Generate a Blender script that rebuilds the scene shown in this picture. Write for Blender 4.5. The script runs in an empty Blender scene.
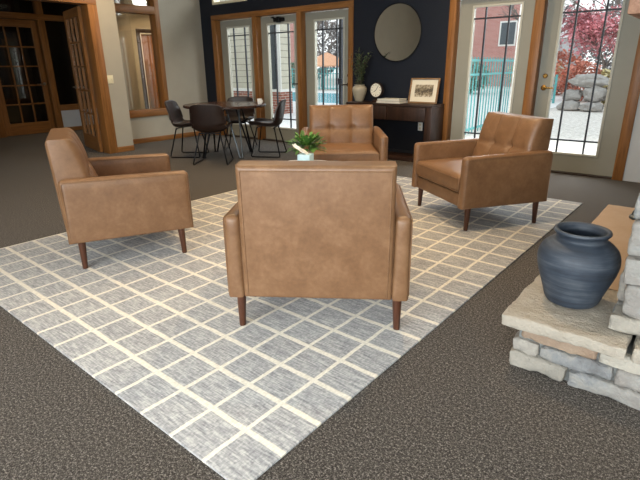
import bpy, bmesh, math, random
from mathutils import Vector, Matrix, noise
PI = math.pi
S = bpy.context.scene
COL = S.collection
rnd = random.Random(7)

# ------------------------------------------------------------------ materials
MATS = {}
def lin(c):
    return tuple(((v/255)/12.92 if v/255 <= .04045 else ((v/255+.055)/1.055)**2.4) for v in c) + (1,)
class NT:
    def __init__(s, name):
        s.m = bpy.data.materials.new(name); s.m.use_nodes = True
        s.t = s.m.node_tree; s.t.nodes.clear()
        s.out = s.n('ShaderNodeOutputMaterial')
    def n(s, t, **k):
        nd = s.t.nodes.new(t)
        for a, b in k.items():
            if a.startswith('i_'):
                key = a[2:].replace('_', ' ')
                nd.inputs[key].default_value = b
            else: setattr(nd, a, b)
        return nd
    def l(s, a, b): s.t.links.new(a, b)
    def math(s, op, a, b=None, c=None):
        nd = s.n('ShaderNodeMath', operation=op)
        for i, v in enumerate((a, b, c)):
            if v is None: continue
            if isinstance(v, (int, float)): nd.inputs[i].default_value = v
            else: s.l(v, nd.inputs[i])
        return nd.outputs[0]
    def mix(s, f, a, b):
        nd = s.n('ShaderNodeMix', data_type='RGBA')
        for i, v in ((0, f), (6, a), (7, b)):
            if isinstance(v, (int, float, tuple)): nd.inputs[i].default_value = v
            else: s.l(v, nd.inputs[i])
        return nd.outputs[2]
    def coords(s, scale=(1, 1, 1), kind='Object', rot=(0, 0, 0)):
        c = s.n('ShaderNodeTexCoord'); mp = s.n('ShaderNodeMapping')
        mp.inputs['Scale'].default_value = scale; mp.inputs['Rotation'].default_value = rot
        s.l(c.outputs[kind], mp.inputs[0]); return mp.outputs[0]
    def noise(s, co, scale, detail=3, rough=.5, dist=0):
        nd = s.n('ShaderNodeTexNoise', i_Scale=scale, i_Detail=detail, i_Roughness=rough, i_Distortion=dist)
        s.l(co, nd.inputs['Vector']); return nd.outputs['Fac']
    def ramp(s, f, stops):
        r = s.n('ShaderNodeValToRGB'); e = r.color_ramp.elements
        while len(e) < len(stops): e.new(.5)
        for el, (p, c) in zip(e, stops): el.position = p; el.color = c
        s.l(f, r.inputs[0]); return r.outputs[0]
    def bsdf(s, col, rough=.5, metal=0, spec=.5, bump=None, bstr=.2, bdist=.01, sheen=0, coat=0):
        b = s.n('ShaderNodeBsdfPrincipled')
        for k, v in (('Base Color', col), ('Roughness', rough), ('Metallic', metal), ('Specular IOR Level', spec), ('Sheen Weight', sheen), ('Coat Weight', coat)):
            if isinstance(v, (int, float, tuple)): b.inputs[k].default_value = v
            else: s.l(v, b.inputs[k])
        if bump is not None:
            bp = s.n('ShaderNodeBump', i_Strength=bstr, i_Distance=bdist)
            s.l(bump, bp.inputs['Height']); s.l(bp.outputs[0], b.inputs['Normal'])
        s.l(b.outputs[0], s.out.inputs[0]); return s.m

def plain(name, c, rough=.6, metal=0, var=.06, scale=12, spec=.4, bstr=.05, coat=0):
    t = NT(name); co = t.coords(); f = t.noise(co, scale, 4)
    c1 = lin(c); k = 1-var*2; k2 = 1+var
    a = tuple(v*k for v in c1[:3])+(1,); b = tuple(min(1, v*k2) for v in c1[:3])+(1,)
    return t.bsdf(t.ramp(f, [(.3, a), (.7, b)]), rough, metal, spec, f, bstr, coat=coat)
def wood(name, dark, light, axis='Z', rough=.42, scale=1., spec=.4):
    t = NT(name); sc = {'Z': (26, 26, 1.6), 'X': (1.6, 26, 26), 'Y': (26, 1.6, 26)}[axis]
    co = t.coords(tuple(v*scale for v in sc)); f = t.noise(co, 1., 5, .6, .6)
    co2 = t.coords(tuple(v*scale*5 for v in sc)); g = t.noise(co2, 1., 3)
    fac = t.math('ADD', t.math('MULTIPLY', f, .75), t.math('MULTIPLY', g, .25))
    return t.bsdf(t.ramp(fac, [(.34, lin(dark)), (.66, lin(light))]), rough, 0, spec, fac, .08, .004)
def leather(name, d, m_, l_, rough=.42):
    t = NT(name); co = t.coords()
    f = t.noise(co, 9, 6, .6, .4); g = t.noise(co, 260, 2); h = t.noise(co, 45, 4, .6)
    fac = t.math('ADD', t.math('MULTIPLY', f, .65), t.math('MULTIPLY', h, .35))
    col = t.ramp(fac, [(.3, lin(d)), (.5, lin(m_)), (.7, lin(l_))])
    rg = t.math('ADD', t.math('MULTIPLY', fac, .25), rough-.12)
    return t.bsdf(col, rg, 0, .45, t.math('ADD', t.math('MULTIPLY', g, .25), h), .12, .004)
def glass(name, tint=(.97, .98, .97), refl=.022):
    t = NT(name); tr = t.n('ShaderNodeBsdfTransparent'); tr.inputs[0].default_value = tint+(1,)
    gl = t.n('ShaderNodeBsdfGlossy', i_Roughness=.01); gl.inputs[0].default_value = (1, 1, 1, 1)
    lw = t.n('ShaderNodeLayerWeight', i_Blend=.5); f = t.math('ADD', t.math('MULTIPLY', t.math('POWER', lw.outputs['Facing'], 5.), .8), refl)
    mx = t.n('ShaderNodeMixShader'); t.l(f, mx.inputs[0]); t.l(tr.outputs[0], mx.inputs[1]); t.l(gl.outputs[0], mx.inputs[2])
    t.l(mx.outputs[0], t.out.inputs[0]); return t.m
def emit(name, c, st):
    t = NT(name); e = t.n('ShaderNodeEmission', i_Strength=st); e.inputs[0].default_value = lin(c)
    t.l(e.outputs[0], t.out.inputs[0]); return t.m

def carpet():
    t = NT('carpet'); co = t.coords()
    f = t.noise(co, 95, 3, .7); g = t.noise(co, 190, 2, .6); b = t.noise(co, 1.2, 2)
    fac = t.math('ADD', t.math('MULTIPLY', f, .6), t.math('MULTIPLY', g, .4))
    col = t.ramp(fac, [(.38, lin((30, 28, 27))), (.48, lin((66, 62, 59))), (.55, lin((90, 85, 81))), (.66, lin((148, 142, 135)))])
    col = t.mix(t.math('MULTIPLY', b, .25), col, lin((78, 68, 55)))
    return t.bsdf(col, .95, 0, .1, g, .3, .004, sheen=.05)
def rug_mat(cell):
    t = NT('rug_weave'); co = t.coords(); sp = t.n('ShaderNodeSeparateXYZ'); t.l(co, sp.inputs[0])
    wob = t.noise(co, 9, 2); w2 = t.math('MULTIPLY', t.math('SUBTRACT', wob, .5), .05)
    def line(o, hw):
        q = t.math('ADD', t.math('DIVIDE', o, cell), w2)
        fr = t.math('ABSOLUTE', t.math('SUBTRACT', t.math('FRACT', t.math('ADD', q, 100.5)), .5))
        mr = t.n('ShaderNodeMapRange', interpolation_type='SMOOTHSTEP'); t.l(fr, mr.inputs[0])
        mr.inputs[1].default_value = hw*.75; mr.inputs[2].default_value = hw*1.25; mr.inputs[3].default_value = 1; mr.inputs[4].default_value = 0
        ed = t.math('GREATER_THAN', t.math('ABSOLUTE', q), .5)
        return t.math('MULTIPLY', mr.outputs[0], ed)
    lx = line(sp.outputs[0], .048); ly = line(sp.outputs[1], .066)
    ln = t.math('MAXIMUM', lx, ly)
    st = t.noise(t.coords((14, 120, 20)), 1., 4, .65); s2 = t.noise(t.coords((120, 60, 20)), 1., 2)
    s3 = t.noise(co, 2.3, 2)
    fac = t.math('ADD', t.math('ADD', t.math('MULTIPLY', st, .6), t.math('MULTIPLY', s2, .3)), t.math('MULTIPLY', s3, .1))
    grey = t.ramp(fac, [(.36, lin((115, 115, 118))), (.5, lin((153, 152, 152))), (.64, lin((189, 187, 182)))])
    cream = t.ramp(s2, [(.3, lin((198, 191, 176))), (.7, lin((222, 215, 201)))])
    return t.bsdf(t.mix(ln, grey, cream), .95, 0, .15, t.math('ADD', fac, t.math('MULTIPLY', ln, .3)), .35, .006, sheen=.1)
def stone_mat(name, stops, warm=.3, bs=.6):
    t = NT(name); co = t.coords()
    f = t.noise(co, 9, 8, .65, .3); h = t.noise(co, 60, 4, .7); g = t.n('ShaderNodeNewGeometry')
    fac = t.math('ADD', t.math('MULTIPLY', f, .65), t.math('MULTIPLY', g.outputs['Random Per Island'], .35))
    col = t.ramp(fac, stops)
    col = t.mix(t.math('MULTIPLY', h, .25), col, lin((120, 118, 114)))
    return t.bsdf(col, .85, 0, .25, t.math('ADD', f, t.math('MULTIPLY', h, .5)), bs, .04)
def brick_mat(name, a, b, mortar, scale=1., w=.22, h=.075):
    t = NT(name); c = t.n('ShaderNodeTexCoord'); sp = t.n('ShaderNodeSeparateXYZ'); t.l(c.outputs['Object'], sp.inputs[0])
    cb = t.n('ShaderNodeCombineXYZ'); t.l(t.math('ADD', sp.outputs[0], sp.outputs[1]), cb.inputs[0]); t.l(sp.outputs[2], cb.inputs[1])
    br = t.n('ShaderNodeTexBrick', i_Scale=scale); br.inputs['Brick Width'].default_value = w; br.inputs['Row Height'].default_value = h
    br.inputs['Mortar Size'].default_value = .008
    br.inputs['Color1'].default_value = lin(a); br.inputs['Color2'].default_value = lin(b); br.inputs['Mortar'].default_value = lin(mortar)
    t.l(cb.outputs[0], br.inputs['Vector']); return t.bsdf(br.outputs[0], .9, 0, .2)
def siding_mat():
    t = NT('siding'); c = t.n('ShaderNodeTexCoord'); sp = t.n('ShaderNodeSeparateXYZ'); t.l(c.outputs['Object'], sp.inputs[0])
    fr = t.math('FRACT', t.math('DIVIDE', sp.outputs[2], .18)); f = t.noise(c.outputs['Object'], 6, 3)
    base = t.ramp(f, [(.3, lin((196, 190, 172))), (.7, lin((208, 202, 184)))])
    col = t.mix(t.math('LESS_THAN', fr, .1), base, lin((140, 136, 122)))
    return t.bsdf(col, .7, 0, .3, fr, .5, .02)
def print_mat():
    t = NT('sepia_print'); c = t.n('ShaderNodeTexCoord'); sp = t.n('ShaderNodeSeparateXYZ'); t.l(c.outputs['Object'], sp.inputs[0])
    f = t.noise(c.outputs['Object'], 34, 4, .6); g = t.noise(c.outputs['Object'], 13, 2)
    band = t.math('SUBTRACT', 1., t.math('MULTIPLY', t.math('ABSOLUTE', sp.outputs[2]), 11.))
    fac = t.math('ADD', t.math('MULTIPLY', band, .22), t.math('ADD', t.math('MULTIPLY', f, .7), t.math('MULTIPLY', g, .25)))
    return t.bsdf(t.ramp(fac, [(.42, lin((214, 204, 182))), (.56, lin((150, 136, 112))), (.7, lin((84, 74, 60)))]), .7)

M = MATS
M['leather'] = leather('tan_leather', (102, 72, 48), (116, 84, 57), (130, 97, 69))
M['leather_dark'] = plain('seam_thread', (104, 64, 36), .6)
M['walnut'] = wood('walnut_leg', (54, 30, 20), (88, 52, 34), 'Z', .38)
M['walnut_x'] = wood('walnut_console', (30, 19, 15), (62, 40, 30), 'X', .45)
M['walnut_z'] = wood('walnut_console_side', (30, 19, 15), (62, 40, 30), 'Z', .45)
M['oak_z'] = wood('oak_upright', (112, 71, 32), (155, 104, 54), 'Z')
M['oak_x'] = wood('oak_rail_x', (112, 71, 32), (155, 104, 54), 'X')
M['oak_y'] = wood('oak_rail_y', (112, 71, 32), (155, 104, 54), 'Y')
M['mantel'] = wood('mantel_wood', (120, 86, 66), (166, 126, 102), 'Y', .6)
M['table_wood'] = wood('dark_table_wood', (40, 24, 18), (74, 46, 34), 'X', .25, spec=.6)
M['carpet'] = carpet()
M['navy'] = plain('navy_paint', (16, 22, 34), .55, var=.03, scale=3)
M['beige'] = plain('beige_paint', (168, 160, 144), .7, var=.02, scale=4)
M['grey_paint'] = plain('pale_grey_paint', (196, 198, 200), .7, var=.02, scale=4)
M['taupe'] = plain('taupe_paint', (150, 142, 128), .7, var=.02, scale=4)
M['unlit_dark'] = plain('unlit_room_dark', (52, 46, 40), .8, var=.03, scale=4)  # darkness of the unlit room put into its wall colour
M['ceiling'] = plain('ceiling_paint', (222, 218, 208), .85, var=.02, scale=5)
M['door_paint'] = plain('greige_door_paint', (148, 146, 134), .5, var=.02, scale=5)
M['bead'] = plain('white_glazing_bead', (190, 188, 176), .45, var=.02)
M['muntin'] = plain('dark_muntin', (40, 42, 48), .5, var=.04)
M['black_metal'] = plain('black_metal', (22, 22, 24), .42, .6, .05)
M['steel'] = plain('grey_steel', (92, 98, 102), .35, .8, .05)
M['bronze'] = plain('dark_bronze', (58, 44, 38), .45, .5, .1)
M['brass'] = plain('brass', (196, 152, 84), .25, 1., .04)
M['nickel'] = plain('satin_nickel', (176, 172, 164), .3, 1., .04)
M['glass'] = glass('clear_glass')
M['glass_dark'] = glass('interior_glass', (.93, .93, .91), .05)
M['dark_leather'] = plain('dark_brown_leather', (36, 22, 17), .38, var=.12, scale=30, spec=.55)
M['vase_blue'] = None
M['cream_ceramic'] = plain('cream_ceramic', (166, 156, 136), .45, var=.03)
M['white'] = plain('white_paint', (232, 230, 224), .45, var=.015)
M['plate'] = plain('ivory_plastic', (222, 210, 176), .4, var=.02)
M['paper'] = plain('page_paper', (226, 220, 206), .8, var=.03, scale=60)
M['book_grey'] = plain('grey_book_cloth', (150, 148, 144), .6)
M['book_white'] = plain('white_book_cloth', (226, 223, 214), .6)
M['print'] = print_mat()
M['mat_board'] = plain('cream_mat_board', (224, 216, 196), .8, var=.02)
M['frame_wood'] = wood('picture_frame_wood', (110, 82, 56), (150, 116, 80), 'X', .5)
M['clock_face'] = plain('clock_face', (232, 226, 208), .5, var=.02)
M['leaf'] = plain('fresh_leaf', (78, 122, 52), .5, var=.3, scale=18)
M['olive_leaf'] = plain('olive_leaf', (84, 98, 66), .55, var=.25, scale=25)
M['stem'] = plain('olive_stem', (72, 62, 46), .7, var=.1)
M['soil'] = plain('potting_soil', (50, 38, 30), .95, var=.2, scale=60)
M['tissue_blue'] = plain('pale_blue_card', (168, 200, 214), .55, var=.08, scale=22)
M['tissue'] = plain('white_tissue', (250, 250, 250), .85, var=.01)
M['mortar'] = plain('mortar', (118, 120, 118), .95, var=.12, scale=60, bstr=.3)
STOPS = [(.3, lin((96, 94, 94))), (.42, lin((126, 128, 130))), (.5, lin((148, 146, 141))), (.58, lin((138, 133, 128))), (.7, lin((166, 160, 150)))]
M['stone_tan'] = stone_mat('brown_ledge_stone', [(.2, lin((116, 94, 78))), (.5, lin((146, 122, 102))), (.8, lin((164, 146, 126)))])
M['stone_cream'] = stone_mat('cream_ledge_stone', [(.2, lin((128, 124, 116))), (.5, lin((164, 158, 147))), (.8, lin((182, 176, 163)))])
M['stone'] = stone_mat('ledge_stone', STOPS)
M['slab'] = stone_mat('hearth_slab_stone', [(.2, lin((140, 132, 120))), (.55, lin((166, 157, 143))), (.85, lin((178, 170, 157)))], bs=.6)
M['slab_tan'] = stone_mat('tan_hearth_slab_stone', [(.2, lin((160, 134, 108))), (.55, lin((174, 148, 122))), (.85, lin((184, 160, 136)))], bs=.2)
M['firebox'] = plain('sooty_firebox', (28, 26, 25), .9, var=.15)
M['siding'] = siding_mat()
M['brick'] = brick_mat('red_brick', (140, 84, 70), (160, 100, 84), (190, 180, 170))
M['brick_far'] = brick_mat('pink_red_brick', (176, 112, 104), (192, 130, 120), (206, 190, 182))
M['teal'] = plain('teal_fence_paint', (96, 168, 168), .5, var=.05)
M['water'] = plain('pool_water', (140, 214, 234), .08, var=.06, scale=2)
M['concrete'] = plain('pool_deck_concrete', (226, 224, 220), .85, var=.04, scale=5)
M['snowy'] = plain('pale_roofing', (222, 222, 220), .8, var=.05)
M['boulder'] = stone_mat('boulder_rock', [(.2, lin((110, 104, 100))), (.5, lin((158, 152, 146))), (.8, lin((196, 190, 184)))], bs=.8)
M['bark'] = plain('grey_bark', (126, 118, 112), .9, var=.15, scale=20)
M['red_leaf'] = plain('red_autumn_leaf', (236, 156, 162), .7, var=.3, scale=1.5)  # leaf red paled to carry the haze and bright sky
M['orange_leaf'] = plain('orange_autumn_leaf', (224, 150, 128), .7, var=.3, scale=1.5)
M['straw'] = plain('straw_grass', (206, 190, 142), .8, var=.2, scale=6)
M['orange_canvas'] = plain('orange_canvas', (228, 172, 136), .8, var=.05)
M['green_grey'] = plain('grey_green_leaf', (146, 166, 146), .8, var=.2, scale=3)
M['lamp'] = emit('lamp_lens', (255, 232, 200), 12)
def mk_mirror():
    t = NT('mirror_silver'); f = t.noise(t.coords(), 2, 2)
    return t.bsdf(t.ramp(f, [(0, (.62, .6, .56, 1)), (1, (.66, .64, .6, 1))]), .015, 1.)
M['mirror'] = mk_mirror()
def mk_vase():
    t = NT('blue_grey_clay'); st = t.noise(t.coords((2.2, 2.2, 34)), 1.2, 5, .65, .3); f = t.noise(t.coords(), 9, 4)
    fac = t.math('ADD', t.math('MULTIPLY', st, .7), t.math('MULTIPLY', f, .3))
    return t.bsdf(t.ramp(fac, [(.34, lin((34, 39, 47))), (.5, lin((48, 56, 67))), (.68, lin((82, 88, 95)))]), .55, 0, .4, fac, .12, .01)
M['vase_blue'] = mk_vase()
def mk_gravel():
    t = NT('gravel_ground'); co = t.coords(); v = t.n('ShaderNodeTexVoronoi', i_Scale=9.); t.l(co, v.inputs['Vector'])
    f = t.noise(co, 12, 4, .7)
    col = t.ramp(f, [(.3, lin((176, 168, 160))), (.5, lin((216, 208, 198))), (.7, lin((232, 228, 222)))])
    return t.bsdf(col, .95, 0, .15, v.outputs['Distance'], .4, .05)
M['gravel'] = mk_gravel()

# ------------------------------------------------------------------ mesh helpers
def nb(): return bmesh.new()
def merge(bm, tb, mat=None):
    me = bpy.data.meshes.new('tmp')
    if mat is not None: bmesh.ops.transform(tb, matrix=mat, verts=tb.verts)
    tb.to_mesh(me); tb.free(); bm.from_mesh(me); bpy.data.meshes.remove(me)
def bx(bm, x0, x1, y0, y1, z0, z1, r=0, seg=3, mat=None):
    tb = nb(); bmesh.ops.create_cube(tb, size=1)
    for v in tb.verts:
        v.co = Vector(((x0+x1)/2+v.co.x*(x1-x0), (y0+y1)/2+v.co.y*(y1-y0), (z0+z1)/2+v.co.z*(z1-z0)))
    if r: bmesh.ops.bevel(tb, geom=tb.edges[:], offset=r, segments=seg, profile=.5, affect='EDGES')
    merge(bm, tb, mat); return bm
def tube(bm, pts, rad, n=10, cap=True, rads=None):
    pts = [Vector(p) for p in pts]; rings = []; prev = None
    for i, p in enumerate(pts):
        d = (pts[min(i+1, len(pts)-1)]-pts[max(i-1, 0)]).normalized()
        if prev is None:
            a = d.orthogonal().normalized()
        else:
            a = (prev-d*prev.dot(d)).normalized()
        prev = a; b = d.cross(a); r = rads[i] if rads else rad
        rings.append([bm.verts.new(p+a*math.cos(2*PI*k/n)*r+b*math.sin(2*PI*k/n)*r) for k in range(n)])
    for A, B in zip(rings, rings[1:]):
        for k in range(n): bm.faces.new((A[k], A[(k+1) % n], B[(k+1) % n], B[k]))
    if cap: bm.faces.new(rings[0][::-1]); bm.faces.new(rings[-1])
    return bm
def arc(pts, r, n=5):
    """round the corners of a polyline"""
    pts = [Vector(p) for p in pts]; out = [pts[0]]
    for a, b, c in zip(pts, pts[1:], pts[2:]):
        u = (a-b); v = (c-b); q = min(r, u.length*.45, v.length*.45); u.normalize(); v.normalize()
        for k in range(n+1):
            t = k/n; out.append((b+u*q)*(1-t)**2+b*2*t*(1-t)+(b+v*q)*t*t)
    out.append(pts[-1]); return out
def lathe(bm, prof, n=40, cx=0, cy=0, z0=0):
    rings = []
    for r, z in prof:
        if r < 1e-5: rings.append([bm.verts.new((cx, cy, z0+z))])
        else: rings.append([bm.verts.new((cx+r*math.cos(2*PI*k/n), cy+r*math.sin(2*PI*k/n), z0+z)) for k in range(n)])
    for A, B in zip(rings, rings[1:]):
        for k in range(n):
            k2 = (k+1) % n
            if len(A) == 1 and len(B) == 1: continue
            if len(A) == 1: bm.faces.new((A[0], B[k2], B[k]))
            elif len(B) == 1: bm.faces.new((A[k], A[k2], B[0]))
            else: bm.faces.new((A[k], A[k2], B[k2], B[k]))
    return bm
def smooth_prof(pts, n=6):
    """Catmull-Rom through profile points"""
    P = [pts[0]]+list(pts)+[pts[-1]]; out = []
    for i in range(1, len(P)-2):
        p0, p1, p2, p3 = P[i-1:i+3]
        for k in range(n):
            t = k/n
            out.append(tuple(.5*((2*p1[j])+(-p0[j]+p2[j])*t+(2*p0[j]-5*p1[j]+4*p2[j]-p3[j])*t*t+(-p0[j]+3*p1[j]-3*p2[j]+p3[j])*t**3) for j in range(2)))
    out.append(tuple(pts[-1])); return out
def shell(bm, fn_front, fn_back, us, vs):
    """closed surface between two (u,v)->Vector maps that share their rim ordering"""
    F = [[bm.verts.new(fn_front(u, v)) for u in us] for v in vs]
    B = [[bm.verts.new(fn_back(u, v)) for u in us] for v in vs]
    nv, nu = len(vs), len(us)
    for j in range(nv-1):
        for i in range(nu-1):
            bm.faces.new((F[j][i], F[j][i+1], F[j+1][i+1], F[j+1][i]))
            bm.faces.new((B[j][i], B[j+1][i], B[j+1][i+1], B[j][i+1]))
    for i in range(nu-1):
        bm.faces.new((F[0][i], B[0][i], B[0][i+1], F[0][i+1]))
        bm.faces.new((F[-1][i+1], B[-1][i+1], B[-1][i], F[-1][i]))
    for j in range(nv-1):
        bm.faces.new((F[j+1][0], B[j+1][0], B[j][0], F[j][0]))
        bm.faces.new((F[j][-1], B[j][-1], B[j+1][-1], F[j+1][-1]))
    return bm
def obj(name, bm, mat, parent=None, smooth=35):
    bmesh.ops.recalc_face_normals(bm, faces=bm.faces[:])
    me = bpy.data.meshes.new(name); bm.to_mesh(me); bm.free()
    if smooth:
        for p in me.polygons: p.use_smooth = True
        me.set_sharp_from_angle(angle=math.radians(smooth))
    o = bpy.data.objects.new(name, me); COL.objects.link(o)
    if mat: me.materials.append(M[mat] if isinstance(mat, str) else mat)
    if parent: o.parent = parent
    return o
def tag(o, label, cat, group=None):
    o['label'] = label; o['category'] = cat
    if group: o['group'] = group
    return o
def thing(name, label, cat, loc=(0, 0, 0), rz=0, group=None):
    o = bpy.data.objects.new(name, None); COL.objects.link(o); o.empty_display_size = .1
    o.location = loc; o.rotation_euler = (0, 0, rz); return tag(o, label, cat, group)
def struct(name, bm, mat, parent=None, smooth=0):
    o = obj(name, bm, mat, parent, smooth)
    if not parent: o['kind'] = 'structure'
    return o
def kids(o): return [c for c in list(bpy.data.objects) if c.parent == o]
def dup(root, loc, rz, label, group=None):
    r = root.copy(); COL.objects.link(r); r.location = loc; r.rotation_euler = (0, 0, rz); r['label'] = label
    if group: r['group'] = group
    for ch in kids(root):
        c = ch.copy(); COL.objects.link(c); c.parent = r
        for g in kids(ch):
            d = g.copy(); COL.objects.link(d); d.parent = c
    return r

YB = 6.37      # face of the back wall
YD = 6.47      # face of the door slabs in it
CEIL = 2.95

# ------------------------------------------------------------------ floor and ceiling
bm = nb(); bx(bm, -14, 3.4, -2.9, 6.6, -.1, 0); bx(bm, -14, -9.2, 6.6, 8.0, -.1, 0); struct('floor', bm, 'carpet')
bm = nb(); bx(bm, -14, 3.4, -2.9, 6.6, CEIL, CEIL+.1); bx(bm, -14, -9.2, 6.6, 8.0, CEIL, CEIL+.1); struct('ceiling', bm, 'ceiling')

# ------------------------------------------------------------------ back wall with its doors
def wall_boxes(name, mat, axis, a0, a1, t0, t1, holes, z1=CEIL, z0=0):
    """wall along axis with rectangular holes [(a,b,za,zb)...] that do not overlap in plan"""
    bm = nb()
    def put(p, q, za, zb):
        if q-p < 1e-4 or zb-za < 1e-4: return
        if axis == 'X': bx(bm, p, q, t0, t1, za, zb)
        else: bx(bm, t0, t1, p, q, za, zb)
    cur = a0
    for a, b, spans in sorted(holes):
        put(cur, a, z0, z1); z = z0
        for za, zb in spans: put(a, b, z, za); z = zb
        put(a, b, z, z1); cur = b
    put(cur, a1, z0, z1)
    return struct(name, bm, mat)
wall_boxes('wall_back', 'navy', 'X', -8.02, -2.965, YB, YB+.2,
           [(-7.66, -6.74, [(0, 2.11), (2.33, 2.80)]), (-6.74, -6.60, [(0, 2.11)]), (-6.60, -5.68, [(0, 2.11), (2.33, 2.80)]), (-5.68, -5.54, [(0, 2.11)]),
            (-5.54, -4.555, [(0, 2.11), (2.33, 2.80)])])
bm = nb(); bx(bm, -2.965, -.815, YB, YB+.2, 2.11, CEIL); bx(bm, -.815, 3.4, YB, YB+.2, 0, CEIL); struct('wall_right_of_doors', bm, 'grey_paint')

DN = [0]
def entry_door(x0, x1, g0, g1, handle=None, side=1, closer=False):
    DN[0] += 1; root = bpy.data.objects.new('door_%d' % DN[0], None); COL.objects.link(root)
    root['kind'] = 'structure'; root.location = ((x0+x1)/2, YD, .012); cx = (x0+x1)/2
    x0 -= cx; x1 -= cx; g0 -= cx; g1 -= cx; x0 += .004; x1 -= .004
    zb, zt, H, T = .225, 1.92, 2.05, .045
    bm = nb(); bx(bm, x0, g0, 0, T, 0, H); bx(bm, g1, x1, 0, T, 0, H); bx(bm, g0, g1, 0, T, 0, zb); bx(bm, g0, g1, 0, T, zt, H)
    obj('door_slab', bm, 'door_paint', root, 0)
    bm = nb(); b = .022
    bx(bm, g0-b, g0+.004, -.012, 0, zb-b, zt+b, .004, 2); bx(bm, g1-.004, g1+b, -.012, 0, zb-b, zt+b, .004, 2)
    bx(bm, g0, g1, -.012, 0, zb-b, zb+.004, .004, 2); bx(bm, g0, g1, -.012, 0, zt-.004, zt+b, .004, 2)
    obj('glazing_bead', bm, 'bead', root)
    bm = nb(); bx(bm, g0, g1, .018, .024, zb, zt); obj('glass_pane', bm, 'glass', root, 0)
    w = g1-g0; bm = nb()
    for f in (.25, .75): bx(bm, g0+w*f-.0085, g0+w*f+.0085, .006, .034, zb, zt)
    for z in (.375, 1.79): bx(bm, g0, g1, .005, .035, z-.0085, z+.0085)
    obj('muntin_grid', bm, 'muntin', root, 0)
    if handle:
        hm = handle; hx = (x1-.06) if side > 0 else (x0+.075); s = -1 if side > 0 else 1
        h = nb(); tb = nb(); lathe(tb, [(0, 0), (.033, 0), (.033, .008), (.02, .014), (.012, .016), (.012, .05), (0, .05)], 24)
        merge(h, tb, Matrix.Translation((hx, 0, .975)) @ Matrix.Rotation(PI/2, 4, 'X'))
        tube(h, arc([(hx, -.045, .975), (hx+s*.04, -.052, .975), (hx+s*.115, -.046, .972)], .02), .0095, 10)
        ho = obj('lever_handle', h, hm, root)
        h = nb(); tb = nb(); lathe(tb, [(0, 0), (.027, 0), (.027, .01), (.018, .018), (0, .018)], 20)
        merge(h, tb, Matrix.Translation((hx, 0, 1.11)) @ Matrix.Rotation(PI/2, 4, 'X')); obj('deadbolt', h, hm, root)
    if closer:
        h = nb(); bx(h, -.11, .11, -.06, 0, 1.955, 2.015, .012); bx(h, -.03, .035, -.075, 0, 1.94, 2.03, .016)
        tube(h, [(-.02, -.05, 2.0), (-.14, -.07, 2.02), (-.13, -.02, 2.03)], .009); obj('door_closer', h, 'black_metal', root)
    bm = nb(); bx(bm, x0-.0, x1, -.09, .1, -.011, .0); obj('threshold', bm, 'bronze', root, 0)
    return root
entry_door(-7.60, -6.64, -7.405, -6.826)
entry_door(-6.54, -5.62, -6.370, -5.770, 'bronze', 1, True)
entry_door(-5.53, -4.60, -5.328, -4.766, 'bronze', 1)
entry_door(-2.92, -1.96, -2.724, -2.138)
entry_door(-1.85, -.87, -1.680, -1.086, 'brass', -1)

TN = [0]
def trim(x0, x1, y0, y1, z0, z1, mat, r=.004):
    TN[0] += 1; bm = nb(); bx(bm, x0, x1, y0, y1, z0, z1, r, 2); return struct('trim_%d' % TN[0], bm, mat, None, 35)
F0 = YB-.018
def jambset(xl0, xl1, posts, xr0, xr1):
    trim(xl0, xl1, F0, YB+.16, .0, 2.07, 'oak_z'); trim(xr0, xr1, F0, YB+.16, .0, 2.07, 'oak_z')
    for p in posts: trim(p[0], p[1], F0, YB+.16, 0, 2.07, 'oak_z')
    trim(xl0, xr1, F0, YB+.16, 2.0705, 2.155, 'oak_x')
# widen the openings' liners so that they sit inside the wall
jambset(-7.71, -7.601, [(-6.639, -6.541), (-5.619, -5.531)], -4.599, -4.515)
jambset(-3.01, -2.921, [(-1.959, -1.851)], -.869, -.762)

# transom windows over the three doors
for i, (a, b) in enumerate([(-7.66, -6.74), (-6.60, -5.68), (-5.54, -4.555)]):
    root = bpy.data.objects.new('window_%d' % (i+1), None); COL.objects.link(root); root['kind'] = 'structure'; root.location = ((a+b)/2, YB, 2.33)
    w = (b-a)/2; bm = nb()
    for p in ((-w, -w+.045, 0, .47), (w-.045, w, 0, .47), (-w+.045, w-.045, 0, .04), (-w+.045, w-.045, .43, .47)): bx(bm, p[0], p[1], .0, .15, p[2], p[3])
    obj('window_frame', bm, 'plate', root, 0)
    bm = nb(); bx(bm, -w+.045, w-.045, .07, .076, .04, .43); obj('glass_pane', bm, 'glass', root, 0)

# baseboards on the dark wall
def base(name, x0, x1, y0, y1, mat):
    bm = nb(); bx(bm, x0, x1, y0, y1, 0, .085, .004, 2); struct('baseboard_'+name, bm, mat, None, 35)
base('back_left', -8.02, -7.712, YB-.014, YB, 'oak_x')
bm = nb(); bx(bm, -4.513, -3.012, YB-.014, YB, 0, .085, .004, 2); struct('baseboard_back', bm, 'navy', None, 35)

# ------------------------------------------------------------------ left side of the room
XW, XP, XF = -8.02, -7.40, -11.0
# recessed wall with the interior window
wall_boxes('wall_left', 'beige', 'Y', 4.30, 6.60, XW-.16, XW, [(4.40, 5.45, [(.48, 2.82)])])
# projecting wall with the wide opening to the hall
bm = nb(); bx(bm, XP-.16, XP, 4.0, 4.30, 0, CEIL); bx(bm, XP-.16, XP, 1.7, 4.0, 2.16, CEIL); bx(bm, XP-.16, XP, -2.9, 1.7, 0, CEIL)
bx(bm, XW-.16, XP-.16, 4.18, 4.30, 0, CEIL); struct('wall_left_opening', bm, 'beige')
base('left', XW, XW+.014, 4.30, YB-.014, 'oak_y'); base('left_pier', XP, XP+.014, 4.012, 4.30, 'oak_y'); base('left_near', XP, XP+.014, -2.7, 1.60, 'oak_y')
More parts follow.
